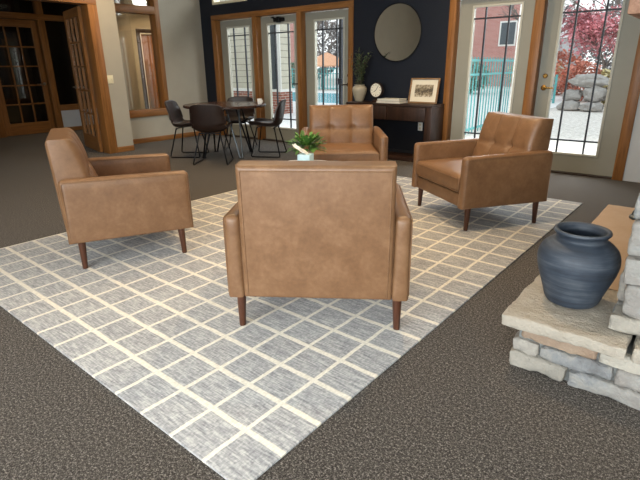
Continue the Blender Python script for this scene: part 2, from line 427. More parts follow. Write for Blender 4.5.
# opening casing
trim(XP-.18, XP+.018, 3.87, 4.01, 0, 2.13, 'oak_z'); trim(XP-.18, XP+.018, 1.60, 1.70, 0, 2.13, 'oak_z'); trim(XP-.18, XP+.018, 1.60, 4.01, 2.131, 2.24, 'oak_y')
# the interior window with its oak frame, transom above
root = bpy.data.objects.new('window_4', None); COL.objects.link(root); root['kind'] = 'structure'; root.location = (XW, 4.925, .45)
bm = nb(); bx(bm, -.16, .018, .455, .545, .12, 2.40, .004, 2); bx(bm, -.16, .018, -.545, -.455, .12, 2.40, .004, 2); obj('window_jamb', bm, 'oak_z', root)
bm = nb(); bx(bm, -.16, .03, -.56, .56, 0, .12, .004, 2); obj('window_sill', bm, 'oak_y', root)
bm = nb(); bx(bm, -.16, .02, -.455, .455, 1.685, 1.805, .004, 2); bx(bm, -.16, .02, -.545, .545, 2.30, 2.40, .004, 2); obj('window_rail', bm, 'oak_y', root)
bm = nb(); bx(bm, -.10, -.094, -.455, .455, .12, 1.685); bx(bm, -.10, -.094, -.455, .455, 1.805, 2.30); obj('glass_pane', bm, 'glass_dark', root, 0)

# light switch on the pier
t = thing('light_switch', 'ivory double light switch plate on the beige wall beside the open french door', 'switch', (XP, 4.055, 1.105))
bm = nb(); bx(bm, 0, .007, -.056, .056, -.06, .06, .003, 2); obj('wall_plate', bm, 'plate', t)
for s in (-.024, .024):
    bm = nb(); bx(bm, .0071, .014, s-.006, s+.006, -.013, .013, .002, 2); obj('toggle', bm, 'plate', t)

# french doors: 3 x 5 panes
def french_door(name, w, h, loc, rz, lights=(3, 5), stile=.1, bottom=.23, top=.12):
    root = bpy.data.objects.new(name, None); COL.objects.link(root); root['kind'] = 'structure'; root.location = loc; root.rotation_euler = (0, 0, rz)
    T = .022; bm = nb()
    bx(bm, 0, stile, -T, T, 0, h); bx(bm, w-stile, w, -T, T, 0, h); obj('door_stile', bm, 'oak_z', root, 0)
    bm = nb(); bx(bm, stile, w-stile, -T, T, 0, bottom); bx(bm, stile, w-stile, -T, T, h-top, h); obj('door_rail', bm, 'oak_x', root, 0)
    bm = nb(); a, b = stile, w-stile; c, d = bottom, h-top
    for k in range(1, lights[0]): x = a+(b-a)*k/lights[0]; bx(bm, x-.012, x+.012, -T*.8, T*.8, c, d)
    for k in range(1, lights[1]): z = c+(d-c)*k/lights[1]; bx(bm, a, b, -T*.8, T*.8, z-.012, z+.012)
    obj('muntin_grid', bm, 'oak_z', root, 0)
    bm = nb(); bx(bm, a, b, -.003, .003, c, d); obj('glass_pane', bm, 'glass_dark', root, 0)
    h_ = nb()
    for s in (-1, 1):
        tb = nb(); lathe(tb, [(0, 0), (.03, 0), (.03, .008), (.01, .014), (.01, .05), (0, .05)], 20)
        merge(h_, tb, Matrix.Translation((w-.05, s*T, .97)) @ Matrix.Rotation(-s*PI/2, 4, 'X'))
        tube(h_, [(w-.05, s*(T+.045), .97), (w-.16, s*(T+.045), .968)], .009)
    obj('lever_handle', h_, 'nickel', root)
    return root
# leaf swung back into the hall
french_door('door_6', .90, 2.10, (-7.585, 3.845, .012), math.atan2(.20, -.90))
# far glazed wall of the hall
french_door('door_7', .95, 2.165, (XF-.07, 3.72, .012), PI/2, top=.13)
bm = nb()
bx(bm, XF-.12, XF-.01, -2.9, 2.60, 0, CEIL); bx(bm, XF-.12, XF-.01, 4.83, 5.62, 0, .43); bx(bm, XF-.12, XF-.01, 2.6, 5.62, 2.86, CEIL)
struct('wall_hall_glazed', bm, 'grey_paint')
trim(XF-.12, XF, 3.56, 3.705, 0, 2.19, 'oak_z'); trim(XF-.12, XF, 4.70, 4.83, 0, 2.19, 'oak_z'); trim(XF-.12, XF, 2.60, 5.62, 2.191, 2.30, 'oak_y')
trim(XF-.12, XF, 4.70, 4.83, 2.301, 2.86, 'oak_z'); trim(XF-.12, XF, 3.56, 3.70, 2.301, 2.86, 'oak_z'); trim(XF-.12, XF, 4.831, 5.62, .431, .55, 'oak_y')

trim(XF-.12, XF, 2.60, 3.559, .431, .55, 'oak_y')
bm = nb(); bx(bm, XF-.12, XF-.01, 2.60, 3.559, 0, .43); struct('wall_hall_dado', bm, 'grey_paint')
WN = [4]
for (a, b, za, zb) in ((4.83, 5.62, .55, 2.19), (4.83, 5.62, 2.30, 2.86), (3.70, 4.70, 2.30, 2.86), (2.6, 3.56, .55, 2.19), (2.6, 3.56, 2.30, 2.86)):
    WN[0] += 1; bm = nb(); bx(bm, XF-.065, XF-.059, a, b, za, zb); struct('window_%d' % WN[0], bm, 'glass_dark')
base('hall', XF-.01, XF+.004, 4.831, 5.62, 'oak_y')
# beige hall wall further along, with an oak door
wall_boxes('wall_hall', 'beige', 'Y', 6.45, 8.0, XF-.12, XF-.01, [(6.93, 7.83, [(0, 2.05)])])
bm = nb(); bx(bm, XF-.12, -10.55, 5.62, 6.45, 0, CEIL); struct('wall_hall_pier', bm, 'taupe')
bm = nb(); bx(bm, XF-.10, XF-.055, 6.96, 7.80, .01, 2.02); struct('door_8', bm, 'oak_z')
trim(XF-.12, XF+.01, 6.84, 6.929, 0, 2.05, 'walnut_z'); trim(XF-.12, XF+.01, 6.84, 7.92, 2.051, 2.13, 'walnut_x'); trim(XF-.12, XF-.005, 6.93, 6.959, 0, 2.05, 'white')
trim(XF-.12, XF-.005, 6.93, 7.83, 2.0211, 2.05, 'white'); trim(XF-.12, XF+.01, 7.831, 7.92, 0, 2.05, 'walnut_z')
bm = nb(); bx(bm, -14, -9.2, 7.96, 8.06, 0, CEIL); struct('wall_hall_end', bm, 'beige')
bm = nb(); bx(bm, -9.3, -9.2, 6.60, 7.96, 0, CEIL); bx(bm, -9.3, -8.02, 6.50, 6.60, 0, CEIL); struct('wall_hall_outer', bm, 'beige')
bm = nb(); bx(bm, -14.1, -14, -2.9, 8.0, 0, CEIL); bx(bm, -14, XF-.12, 5.62, 5.72, 0, CEIL); struct('wall_office', bm, 'unlit_dark')

# ------------------------------------------------------------------ walls behind the camera, with big windows
wall_boxes('wall_front', 'beige', 'X', -14, 3.4, -2.9, -2.7, [(-2.5, -.1, [(.5, 2.5)]), (.3, 2.7, [(.5, 2.5)])])
wall_boxes('wall_right', 'beige', 'Y', -2.7, 6.37, 3.2, 3.4, [(-1.9, .6, [(.5, 2.5)])])
for i, (a, b) in enumerate(((-2.5, -.1), (.3, 2.7))):
    WN[0] += 1; root = bpy.data.objects.new('window_%d' % WN[0], None); COL.objects.link(root); root['kind'] = 'structure'; root.location = ((a+b)/2, -2.8, .5)
    w = (b-a)/2; bm = nb()
    for p in ((-w, -w+.06, 0, 2), (w-.06, w, 0, 2), (-.03, .03, .06, 1.94), (-w+.06, w-.06, 0, .06), (-w+.06, w-.06, 1.94, 2)): bx(bm, p[0], p[1], -.06, .06, p[2], p[3])
    obj('window_frame', bm, 'oak_z', root, 0)
    bm = nb(); bx(bm, -w+.06, w-.06, -.004, .004, .06, 1.94); obj('glass_pane', bm, 'glass', root, 0)
WN[0] += 1; root = bpy.data.objects.new('window_%d' % WN[0], None); COL.objects.link(root); root['kind'] = 'structure'; root.location = (3.3, -.65, .5)
bm = nb()
for p in ((-1.25, -1.19, 0, 2), (1.19, 1.25, 0, 2), (-.03, .03, .06, 1.94), (-1.19, 1.19, 0, .06), (-1.19, 1.19, 1.94, 2)): bx(bm, -.06, .06, p[0], p[1], p[2], p[3])
obj('window_frame', bm, 'oak_z', root, 0)
bm = nb(); bx(bm, -.004, .004, -1.19, 1.19, .06, 1.94); obj('glass_pane', bm, 'glass', root, 0)

# ------------------------------------------------------------------ rug
CELL = .1892
RUG_T = .012
bm = nb(); bx(bm, -16.05*CELL, .0, 0, 22.6*CELL, 0, RUG_T, .004, 2)
rug = obj('area_rug', bm, rug_mat(CELL)); rug.location = (-.936, .747, .0005); rug.rotation_euler = (0, 0, math.radians(-.69))
tag(rug, 'large pale grey area rug with a cream grid under the tan armchairs', 'rug')

# ------------------------------------------------------------------ leather armchairs
W_, D_, ARM = .868, .79, .08
def edge_params(n, e=.06):
    out = [0]+[e*(1-math.cos(PI/2*k/4)) for k in range(1, 5)]
    mid = [e+(1-2*e)*k/n for k in range(1, n)]
    return out+mid+[1-v for v in out[::-1]]
def rounder(u, v, lu, lv, r):
    d = min(u*lu, (1-u)*lu, v*lv, (1-v)*lv)
    return 0 if d >= r else r-math.sqrt(max(0, r*r-(r-d)**2))
def softer(u, v, lu, lv, r, rb):
    '''like rounder, but with the crisper radius rb along the lower edge'''
    return max(rounder(u, min(.5, v) if v < .5 else .5, lu, lv*4, rb) if v < .5 else 0, rounder(u, max(v, .5), lu, lv, r) if v >= .5 else rounder(u, .5, lu, lv, r*(.5+v)) , 0 if v*lv > rb else rb-math.sqrt(max(0, rb*rb-(rb-v*lv)**2)))
def make_armchair(label):
    root = thing('armchair', label, 'armchair', group='tan leather armchairs around the rug')
    h = W_/2
    for s in (-1, 1):
        bm = nb(); x0, x1 = (h-ARM, h) if s > 0 else (-h, -h+ARM)
        us = edge_params(14, .05); vs = edge_params(10, .07)
        def mp(side, x0=x0, x1=x1, s=s):
            def f(u, v):
                zt = .613-.012*u; dy = u*D_; dz = v*(zt-.20); Rr = .035
                for sgn in (0, 1):
                    e = D_-dy if sgn else dy; tz = zt-.20-dz
                    if e < Rr and tz < Rr:
                        a_ = (Rr-e)/Rr; b_ = (Rr-tz)/Rr; a2 = a_*math.sqrt(1-b_*b_/2); b2 = b_*math.sqrt(1-a_*a_/2)
                        e = Rr-a2*Rr; dz = zt-.20-(Rr-b2*Rr); dy = D_-e if sgn else e
                y = -D_/2+dy; z = .20+dz
                q = softer(u, v, D_, .41, .032, .010); bulge = .006*math.sin(PI*u)*math.sin(PI*v)
                hw = ARM/2-q+bulge
                return Vector(((x0+x1)/2+side*hw, y, z))
            return f
        shell(bm, mp(1), mp(-1), us, vs); a = obj('arm', bm, 'leather', root, 50)
        # stitched welts round both faces of the arm
        for sd in (-1, 1):
            bm = nb(); xx = (x0+x1)/2+sd*(ARM/2-.0005); e = .016
            pts = [(xx, -D_/2+e, .22), (xx, -D_/2+e, .613-e), (xx, D_/2-e, .601-e), (xx, D_/2-e, .22)]
            tube(bm, arc(pts, .03), .0028, 6); obj('seam', bm, 'leather', a)
    # base rail between the arms
    hi = h-ARM-.001
    bm = nb(); bx(bm, -hi, hi, -.33, D_/2-.02, .20, .305, .012, 3); obj('seat_base', bm, 'leather', root)
    # seat cushion
    us = edge_params(16, .05); vs = edge_params(14, .06); y0, y1 = -.20, D_/2-.002
    def seat(side):
        def f(u, v):
            x = -hi+.003+u*2*(hi-.003); y = y0+v*(y1-y0); q = rounder(u, v, 2*hi, y1-y0, .035)
            t = .072-q+(.022*math.sin(PI*u)**.8*math.sin(PI*v)**.8 if side > 0 else 0)
            return Vector((x, y, .38+side*t))
        return f
    bm = nb(); shell(bm, seat(1), seat(-1), us, vs); c = obj('seat_cushion', bm, 'leather', root, 50)
    bm = nb(); tube(bm, [(-hi+.02, y1+.001, .425), (hi-.02, y1+.001, .425)], .003, 6); tube(bm, [(-hi+.02, y1+.001, .33), (hi-.02, y1+.001, .33)], .003, 6)
    obj('seam', bm, 'leather', c)
    # reclined backrest: flush with the arms behind, tufted in front
    us = [k/36 for k in range(37)]; us = sorted(set([round(v, 4) for v in edge_params(36, .05)])); vs = sorted(set([round(v, 4) for v in edge_params(32, .05)]))
    HB = .660
    btn = ((1/3, .62), (2/3, .62))
    def back_front(u, v):
        x = -hi+u*2*hi; z = .203+v*HB; q = softer(u, v, 2*hi, HB, .05, .01)
        y = -.10-.185*v**1.15
        g = 0
        for c0 in (1/3, 2/3): g += .009*math.exp(-((u-c0)/.014)**2)
        g += .009*math.exp(-((v-.62)/.014)**2)
        for bu, bv in btn: g += .026*math.exp(-(((u-bu)/.05)**2+((v-bv)/.05)**2))
        pu = abs(math.sin(3*PI*u)); pv = abs(math.sin(PI*(v/.62 if v < .62 else (v-.62)/.38)))
        y += .018*pu**.6*pv**.6-g*(1 if v > .3 else max(0, (v-.2)/.1))
        return Vector((x*(1+.0*v), y-q*.8, z-(q*.25 if v > .9 else 0)))
    def back_rear(u, v):
        x = -hi+u*2*hi; z = .203+v*HB-.014*max(0, (v-.85)/.15)**1.5; q = softer(u, v, 2*hi, HB, .024, .008)
        y = -D_/2-.030*v-.006*math.sin(PI*u)*math.sin(PI*v)
        return Vector((x, y+q*.8, z))
    bm = nb(); shell(bm, back_front, back_rear, us, vs); b = obj('backrest', bm, 'leather', root, 60)
    for bu, bv in btn:
        bm = nb(); bmesh.ops.create_uvsphere(bm, u_segments=16, v_segments=8, radius=.012)
        p = back_front(bu, bv); bmesh.ops.transform(bm, matrix=Matrix.Translation(p+Vector((0, .004, 0))) @ Matrix.Diagonal((1, .5, 1, 1)), verts=bm.verts)
        obj('button', bm, 'leather', b)
    bm = nb(); e = .012
    pts = [(-hi+e, -D_/2-.001, .215)]+[(-hi+e, back_rear(.0, k/8).y-.024, .205+HB*k/8) for k in range(1, 8)]
    for xs in (-1, 1):
        P = []
        for k in range(0, 15):
            v = .02+.93*k/14; P.append((xs*(hi-.021), back_rear(.5+xs*(.5-.021/(2*hi)), v).y-.0005, back_rear(.5, v).z))
        tube(bm, P, .0028, 6)
    P = [(x, back_rear(.5+x/(2*hi), .955).y-.0005, back_rear(.5, .955).z) for x in [(-hi+.021)+(2*hi-.042)*k/10 for k in range(11)]]
    tube(bm, P, .0028, 6); obj('seam', bm, 'leather', b)
    # tapered walnut legs
    for lx, ly in ((-.386, -.322), (.386, -.322), (-.386, .312), (.386, .312)):
        bm = nb(); n = 12; prof = [(.0155, RUG_T+.001), (.0165, RUG_T+.006), (.024, .19), (.024, .215)]
        rings = []
        for r, z in prof:
            k = (z-.2)/.2
            cx = lx*(1-.008*k); cy = ly*(1-.02*k)
            rings.append([bm.verts.new((cx+r*math.cos(2*PI*i/n), cy+r*math.sin(2*PI*i/n), z)) for i in range(n)])
        for A, B in zip(rings, rings[1:]):
            for i in range(n): bm.faces.new((A[i], A[(i+1) % n], B[(i+1) % n], B[i]))
        bm.faces.new(rings[0][::-1]); bm.faces.new(rings[-1]); obj('leg', bm, 'walnut', root)
    return root
G_ARM = 'tan leather armchairs around the rug'
ac = make_armchair('tan leather armchair nearest the camera, its back turned to us')
ac.location = (-1.570, 1.948, 0); ac.rotation_euler = (0, 0, math.radians(124.7-90))
dup(ac, (-3.293, 1.792, 0), math.radians(64.2-90), 'tan leather armchair at the left edge of the rug, seen from its side, facing right')
dup(ac, (-1.566, 4.060, 0), math.radians(235.6-90), 'tan leather armchair in front of the right glass door, facing left')
dup(ac, (-3.130, 4.235, 0), math.radians(-50.8-90), 'tan leather armchair facing us in front of the console table')

# ------------------------------------------------------------------ coffee table with plant and tissues (mostly behind the near chair)
t = thing('coffee_table', 'white round coffee table between the armchairs, mostly hidden by the nearest one', 'table', (-2.74, 3.16, 0))
bm = nb(); lathe(bm, [(0, .395), (.41, .395), (.42, .402), (.42, .418), (.414, .425), (0, .425)], 56); obj('tabletop', bm, 'white', t)
for k in range(3):
    a = .5+2*PI*k/3; bm = nb(); tube(bm, [(.36*math.cos(a), .36*math.sin(a), RUG_T+.006), (.28*math.cos(a),   .28*math.sin(a), .40)], .02, 12, rads=[.014, .022]); obj('leg', bm, 'walnut', t)
def leaf(bm, p, d, L, w, up=Vector((0, 0, 1)), bend=.25):
    d = d.normalized(); s = d.cross(up)
    if s.length < 1e-3: s = Vector((1, 0, 0))
    s.normalize(); nn = s.cross(d); rows = []
    for k, (f, ww) in enumerate(((0, .12), (.3, .85), (.6, 1), (.85, .55), (1, .04))):
        c = p+d*L*f-nn*(-1)*0+Vector((0, 0, -bend*L*f*f)); rows.append((bm.verts.new(c-s*w*ww+nn*w*.25*ww), bm.verts.new(c), bm.verts.new(c+s*w*ww+nn*w*.25*ww)))
    for A, B in zip(rows, rows[1:]):
        bm.faces.new((A[0], A[1], B[1], B[0])); bm.faces.new((A[1], A[2], B[2], B[1]))
t = thing('potted_plant', 'bushy green potted plant on the coffee table behind the tissue box', 'plant', (-2.945, 3.425, .426))
bm = nb(); lathe(bm, [(0, 0), (.055, 0), (.07, .09), (.074, .1), (.066, .1), (.062, .085), (0, .085)], 28); obj('pot', bm, 'cream_ceramic', t)
bm = nb(); lathe(bm, [(0, .09), (.062, .088)], 20); obj('soil', bm, 'soil', t)
bm = nb(); r2 = random.Random(3)
for k in range(190):
    a = r2.uniform(0, 2*PI); el = r2.uniform(-.25, 1.1); rr = r2.uniform(.02, .15)
    d = Vector((math.cos(a)*math.cos(el), math.sin(a)*math.cos(el), math.sin(el)))
    leaf(bm, Vector((0, 0, .13))+Vector((d.x, d.y, d.z*.7))*rr, d+Vector((0, 0, .15)), r2.uniform(.06, .10), r2.uniform(.014, .024), bend=.3)
obj('foliage', bm, 'leaf', t, 60)
t = thing('tissue_box', 'small pale blue tissue box with a white tissue on the coffee table', 'tissue box', (-2.79, 3.235, .426), math.radians(20))
bm = nb(); bx(bm, -.057, .057, -.055, .055, 0, .108, .004, 2); obj('box', bm, 'tissue_blue', t)
bm = nb(); rows = []
for k in range(9):
    f = k/8; rows.append([bm.verts.new((.02-.13*f+.01*math.sin(3*j+2*f), (j-3)*.013*(1-.3*f)+.004*math.sin(5*f+j),   .108+.075*f+.012*math.cos(2*j+4*f)*(.3+f))) for j in range(7)])
for A, B in zip(rows, rows[1:]):
    for j in range(6): bm.faces.new((A[j], A[j+1], B[j+1], B[j]))
bmesh.ops.solidify(bm, geom=bm.faces[:], thickness=.012); obj('tissue', bm, 'tissue', t, 70)

# ------------------------------------------------------------------ dining set
t = thing('dining_table', 'round dark wood dining table on angled metal legs by the glass doors', 'table', (-5.78, 4.90, 0))
bm = nb(); lathe(bm, [(0, .712), (.585, .712), (.60, .72), (.60, .744), (.594, .75), (0, .75)], 64); obj('tabletop', bm, 'table_wood', t)
bm = nb(); lathe(bm, [(0, .695), (.26, .695), (.26, .711), (0, .711)], 32); obj('mounting_plate', bm, 'black_metal', t)
for k in range(4):
    a = math.radians(-13+90*k)
    ca, sa = math.cos(a), math.sin(a); bm = nb()
    for s in (-1, 1):
        tube(bm, [(.22*ca-s*.10*sa, .22*sa+s*.10*ca, .70), (.40*ca-s*.02*sa, .40*sa+s*.02*ca, .012)], .013, 10)
    bx(bm, .38, .42, -.035, .035, 0, .013, .003, 2, Matrix.Rotation(a, 4, 'Z')); obj('leg', bm, 'steel' if k == 0 else 'black_metal', t)
def make_dining_chair(label):
    root = thing('dining_chair', label, 'chair', group='dark leather chairs at the dining table')
    ctrl = [(.225, .452), (.17, .462), (.05, .448), (-.08, .438), (-.165, .455), (-.205, .51), (-.225, .60), (-.245, .70), (-.262, .80)]
    prof = smooth_prof(ctrl, 5); n = len(prof); us = [-1+2*k/20 for k in range(21)]
    wid = lambda f: (.205+.03*math.sin(PI*min(1, f*1.5))) if f < .67 else .235-.03*(f-.67)/.33
    def surf(off):
        def f(u, v):
            i = int(round(v*(n-1))); y, z = prof[i]; fr = v
            a = Vector(prof[min(i+1, n-1)]); b = Vector(prof[max(i-1, 0)]); tg = (a-b).normalized(); nrm = Vector((tg.y, -tg.x))  # towards the sitter
            nrm = -nrm if nrm.y < 0 and fr < .5 else nrm
            if fr >= .5 and nrm.x < 0: nrm = -nrm
            lift = .055*abs(u)**3*(1 if fr < .8 else 1-.5*(fr-.8)/.2)
            ww = wid(fr)
            if fr > .9: ww *= math.sqrt(max(.0, 1-((fr-.9)/.1)**2*.12))
            if fr < .08: ww *= 1-.10*(1-fr/.08)**2
            zt = -.03*abs(u)**4*max(0, (fr-.85)/.15)
            d = lift+off
            return Vector((u*ww, y+nrm.x*d, z+nrm.y*d+zt))
        return f
    bm = nb(); shell(bm, surf(.011), surf(-.011), us, [k/(n-1) for k in range(n)]); sh = obj('bucket_seat', bm, 'dark_leather', root, 60)
    bm = nb(); f = surf(.0); P = [f(-1, k/(n-1)) for k in range(n)]+[f(u, 1) for u in us[1:]]+[f(1, 1-k/(n-1)) for k in range(1, n)]
    tube(bm, P, .0125, 8); obj('rim_welt', bm, 'dark_leather', sh)
    for s in (-1, 1):
        bm = nb()
        pts = [(s*.13, .13, .435), (s*.215, .215, .012), (s*.235, -.225, .012), (s*.14, -.13, .425)]
        tube(bm, arc(pts, .03), .0095, 10); obj('leg', bm, 'black_metal', root)
    bm = nb(); tube(bm, [(-.137, .12, .428), (.137, .12, .428)], .0095); tube(bm, [(-.147, -.12, .419), (.147, -.12, .419)], .0095); obj('cross_bar', bm, 'black_metal', root)
    return root
dc = make_dining_chair('dark leather dining chair in front of the round table, its back towards us')
dc.location = (-5.455, 4.365, 0); dc.rotation_euler = (0, 0, math.radians(126-90))
dup(dc, (-6.20, 4.52, 0), math.radians(34-90), 'dark leather dining chair left of the round table, by the beige wall')
dup(dc, (-5.255, 5.245, 0), math.radians(211-90), 'dark leather dining chair right of the round table, in front of the middle door')
dup(dc, (-6.085, 5.42, 0), math.radians(305-90), 'dark leather dining chair behind the round table, only its top edge showing above it')
t = thing('cup', 'small white cup at the right edge of the round dining table', 'cup', (-5.31, 5.16, .751))
bm = nb(); lathe(bm, smooth_prof([(0, .0), (.028, 0), (.034, .03), (.038, .075)], 4)+[(.035, .075), (.031, .03), (.0, .008)], 28); obj('bowl', bm, 'white', t)
bm = nb(); tube(bm, arc([(.034, 0, .06), (.062, 0, .055), (.058, 0, .025), (.032, 0, .02)], .02), .0045, 8); obj('handle', bm, 'white', t)

# ------------------------------------------------------------------ console table with its things
t = thing('console_table', 'dark walnut console table against the navy wall', 'table', (-3.665, 6.165, 0))
bm = nb(); bx(bm, -.685, .685, -.19, .18, .735, .765, .003, 2); obj('tabletop', bm, 'walnut_x', t)
for s in (-1, 1):
    bm = nb(); a, b = sorted((s*.685, s*.59)); bx(bm, a, b, -.188, .178, 0, .7345, .003, 2); obj('side_panel', bm, 'walnut_z', t)
for s in (-1, 1):
    bm = nb(); a, b = sorted((s*.004, s*.587)); bx(bm, a, b, -.186, .16, .55, .732, .003, 2); obj('drawer', bm, 'walnut_z', t)
bm = nb(); bx(bm, -.589, .589, -.17, .17, .0, .05, .003, 2); obj('bottom_shelf', bm, 'walnut_x', t)
t = thing('leafy_vase', 'cream ceramic vase of olive branches at the left end of the console', 'vase', (-4.245, 6.16, .766))
bm = nb(); prof = smooth_prof([(.0, .0), (.05, 0), (.07, .04), (.105, .15), (.098, .2), (.07, .225), (.078, .24)], 5)
lathe(bm, prof+[(.07, .24), (.06, .22), (.085, .17), (0, .17)], 36); obj('vase_body', bm, 'cream_ceramic', t)
r2 = random.Random(11); st = nb(); lf = nb()
for k in range(15):
    a = r2.uniform(0, 2*PI); sp = r2.uniform(.07, .25); hh = r2.uniform(.22, .44)
    if k == 0: sp, hh = .03, .48
    p0 = Vector((.03*math.cos(a), .03*math.sin(a), .2)); p2 = Vector((sp*math.cos(a), min(.12, sp*.55*math.sin(a)), .24+hh)); p1 = Vector((p0.x*1.5, p0.y*1.5, .24+hh*.6))
    P = [p0*(1-f)**2+p1*2*f*(1-f)+p2*f*f for f in [j/7 for j in range(8)]]
    tube(st, P, .0028, 5)
    for j in range(1, 8):
        for q in range(4):
            d = Vector((r2.uniform(-1, 1), r2.uniform(-.6, .6), r2.uniform(-.2, .9)))
            leaf(lf, P[j]+(P[j-1]-P[j])*r2.random(), d, r2.uniform(.04, .065), r2.uniform(.009, .014), bend=.15)
for v in lf.verts: v.co.y = min(v.co.y, .185)
obj('stem', st, 'stem', t); obj('foliage', lf, 'olive_leaf', t, 60)
t = thing('table_clock', 'small round table clock with cream face beside the vase', 'clock', (-3.945, 6.15, .766))
bm = nb(); bx(bm, -.05, .05, -.03, .03, 0, .03, .004, 2); bx(bm, -.018, .018, -.015, .015, .03, .07); obj('stand', bm, 'walnut_x', t)
RX = Matrix.Rotation(PI/2, 4, 'X')
def disc(prof, mat4, name, mat, par, n=40):
    bm = nb(); lathe(bm, prof, n); bmesh.ops.transform(bm, matrix=mat4, verts=bm.verts); return obj(name, bm, mat, par)
TC = Matrix.Translation((0, .02, .165)) @ RX
disc([(0, 0), (.104, 0), (.104, .04), (.094, .044), (.092, .034), (0, .034)], TC, 'case', 'bronze', t)
fc = disc([(0, .0345), (.091, .0345), (.091, .036), (0, .036)], TC, 'dial', 'clock_face', t)
for k in range(12):
    bm = nb(); bx(bm, -.003, .003, .068 if k % 3 else .06, .08, .0362, .0372, 0, 3, TC @ Matrix.Rotation(2*PI*k/12, 4, 'Z')); obj('hour_mark', bm, 'muntin', fc, 0)
for ang, L in ((2.2, .045), (-.6, .065)):
    bm = nb(); bx(bm, -.003, .003, -.01, L, .0374, .0384, 0, 3, TC @ Matrix.Rotation(ang, 4, 'Z')); obj('hand', bm, 'muntin', fc, 0)
def book(z, th_, w, d, rz, cover, label, x=-3.67):
    t = thing('book', label, 'book', (x, 6.15, z), rz, 'books lying on the console table')
    bm = nb(); bx(bm, -w/2, w/2, -d/2, d/2, 0, .003); bx(bm, -w/2, w/2, -d/2, d/2, th_-.003, th_); bx(bm, -w/2, -w/2+.003, -d/2, d/2, .003, th_-.003); obj('cover', bm, cover, t, 0)
    bm = nb(); bx(bm, -w/2+.0035, w/2-.006, -d/2+.006, d/2-.006, .0032, th_-.0032); obj('pages', bm, 'paper', t, 0)
book(.766, .032, .38, .26, .0, 'book_grey', 'grey book lying at the bottom of the stack on the console')
book(.7985, .024, .34, .24, .05, 'book_white', 'white book lying on top of the stack on the console', -3.68)
# framed picture leaning on the wall
t = thing('picture_frame', 'framed sepia picture with cream mat leaning on the console', 'picture', (-3.25, 6.215, .7665)); t.rotation_euler = (math.radians(-12), 0, 0)
w, hh, b = .215, .335, .022; bm = nb()
for p in ((-w, -w+b, 0, hh), (w-b, w, 0, hh), (-w+b, w-b, 0, b), (-w+b, w-b, hh-b, hh)): bx(bm, p[0], p[1], -.012, .012, p[2], p[3], .003, 2)
obj('frame', bm, 'frame_wood', t)
bm = nb(); bx(bm, -w+b, w-b, -.002, .008, b, hh-b); obj('mat_board', bm, 'mat_board', t, 0)
bm = nb(); bx(bm, -.135, .135, -.0035, 0, -.08, .08); p = obj('print', bm, 'print', t, 0); p.location = (0, 0, .168)
# round mirror
t = thing('round_mirror', 'round mirror with thin dark frame hung on the navy wall', 'mirror', (-3.765, YB-.001, 1.685))
disc([(0, 0), (.375, 0), (.379, .004), (.379, .022), (.371, .024), (.366, .014), (0, .012)], RX, 'frame', 'black_metal', t, 72)
disc([(0, .0125), (.3655, .0135), (.3655, .0152), (0, .0155)], RX, 'mirror_glass', 'mirror', t, 72)
t = thing('wall_outlet', 'white outlet plate on the navy wall under the console', 'outlet', (-3.335, YB-.0005, .44))
bm = nb(); bx(bm, -.036, .036, -.007, 0, -.058, .058, .003, 2); obj('wall_plate', bm, 'white', t)
for z in (-.026, .026):
    bm = nb(); bx(bm, -.016, .016, -.010, -.0071, z-.014, z+.014, .003, 2); obj('socket', bm, 'plate', t)

# ------------------------------------------------------------------ stone fireplace
fp = thing('fireplace', 'grey stone fireplace with raised hearth at the right edge', 'fireplace', (-.2, 2.0, 0))
def rel(bm):
    bmesh.ops.transform(bm, matrix=Matrix.Translation((.2, -2.0, 0)), verts=bm.verts); return bm
def rock(bm, x0, x1, y0, y1, z0, z1, amp=.012, r=.014, cuts=4, seed=0):
    tb = nb(); bmesh.ops.create_cube(tb, size=1)
    for v in tb.verts: v.co = Vector(((x0+x1)/2+v.co.x*(x1-x0), (y0+y1)/2+v.co.y*(y1-y0), (z0+z1)/2+v.co.z*(z1-z0)))
    bmesh.ops.bevel(tb, geom=tb.edges[:], offset=r, segments=2, profile=.6, affect='EDGES')
    L = max(x1-x0, y1-y0, z1-z0)
    for it in range(cuts):
        es = [e for e in tb.edges if e.calc_length() > .022]
        if not es: break
        bmesh.ops.subdivide_edges(tb, edges=es, cuts=1, use_grid_fill=True)
    for v in tb.verts:
        n = noise.noise_vector(v.co*8+Vector((seed*3.1, seed*1.7, 0)))*amp+noise.noise_vector(v.co*26+Vector((seed, 0, 0)))*amp*.7+noise.noise_vector(v.co*70+Vector((seed, 0, 0)))*amp*.25
        v.co += n
    bmesh.ops.triangulate(tb, faces=[f for f in tb.faces if len(f.verts) > 4]); merge(bm, tb)
# hearth base: three courses in front, same along the long side
btan = nb(); bcream = nb(); bm = nb(); sd = 0; r3 = random.Random(5)
courses = [(.004, .072, [-.535, -.29, .06, .42, .8, 1.2]), (.074, .136, [-.53, -.41, -.13, .10, .5, .9, 1.2]), (.138, .192, [-.50, -.20, .14, .48, .85, 1.2])]
for ci, (z0, z1, xs) in enumerate(courses):
    for a, b in zip(xs, xs[1:]):
        sd += 1; o = (0, .010, .016)[ci]+r3.uniform(-.005, .005)
        tb_ = btan if (ci == 2 and a < -.3) else bcream if (ci == 0 and a < -.3) or (ci == 2 and a > -.3 and a < .1) else bm
        rock(tb_, a+.006, b-.006, 1.945+o, 2.12, z0, z1, .010, seed=sd)
    y = 2.13
    while y < 4.08:
        L = r3.uniform(.22, .4); e = min(4.1, y+L); sd += 1; o = (0, .01, .03)[ci]+r3.uniform(-.004, .004)
        rock(bm, -.53+o, -.40, y+.006, e-.006, z0, z1, .008, seed=sd); y = e
obj('hearth_stone', rel(bm), 'stone', fp, 60); obj('hearth_stone', rel(btan), 'stone_tan', fp, 60); obj('hearth_stone', rel(bcream), 'stone_cream', fp, 60)
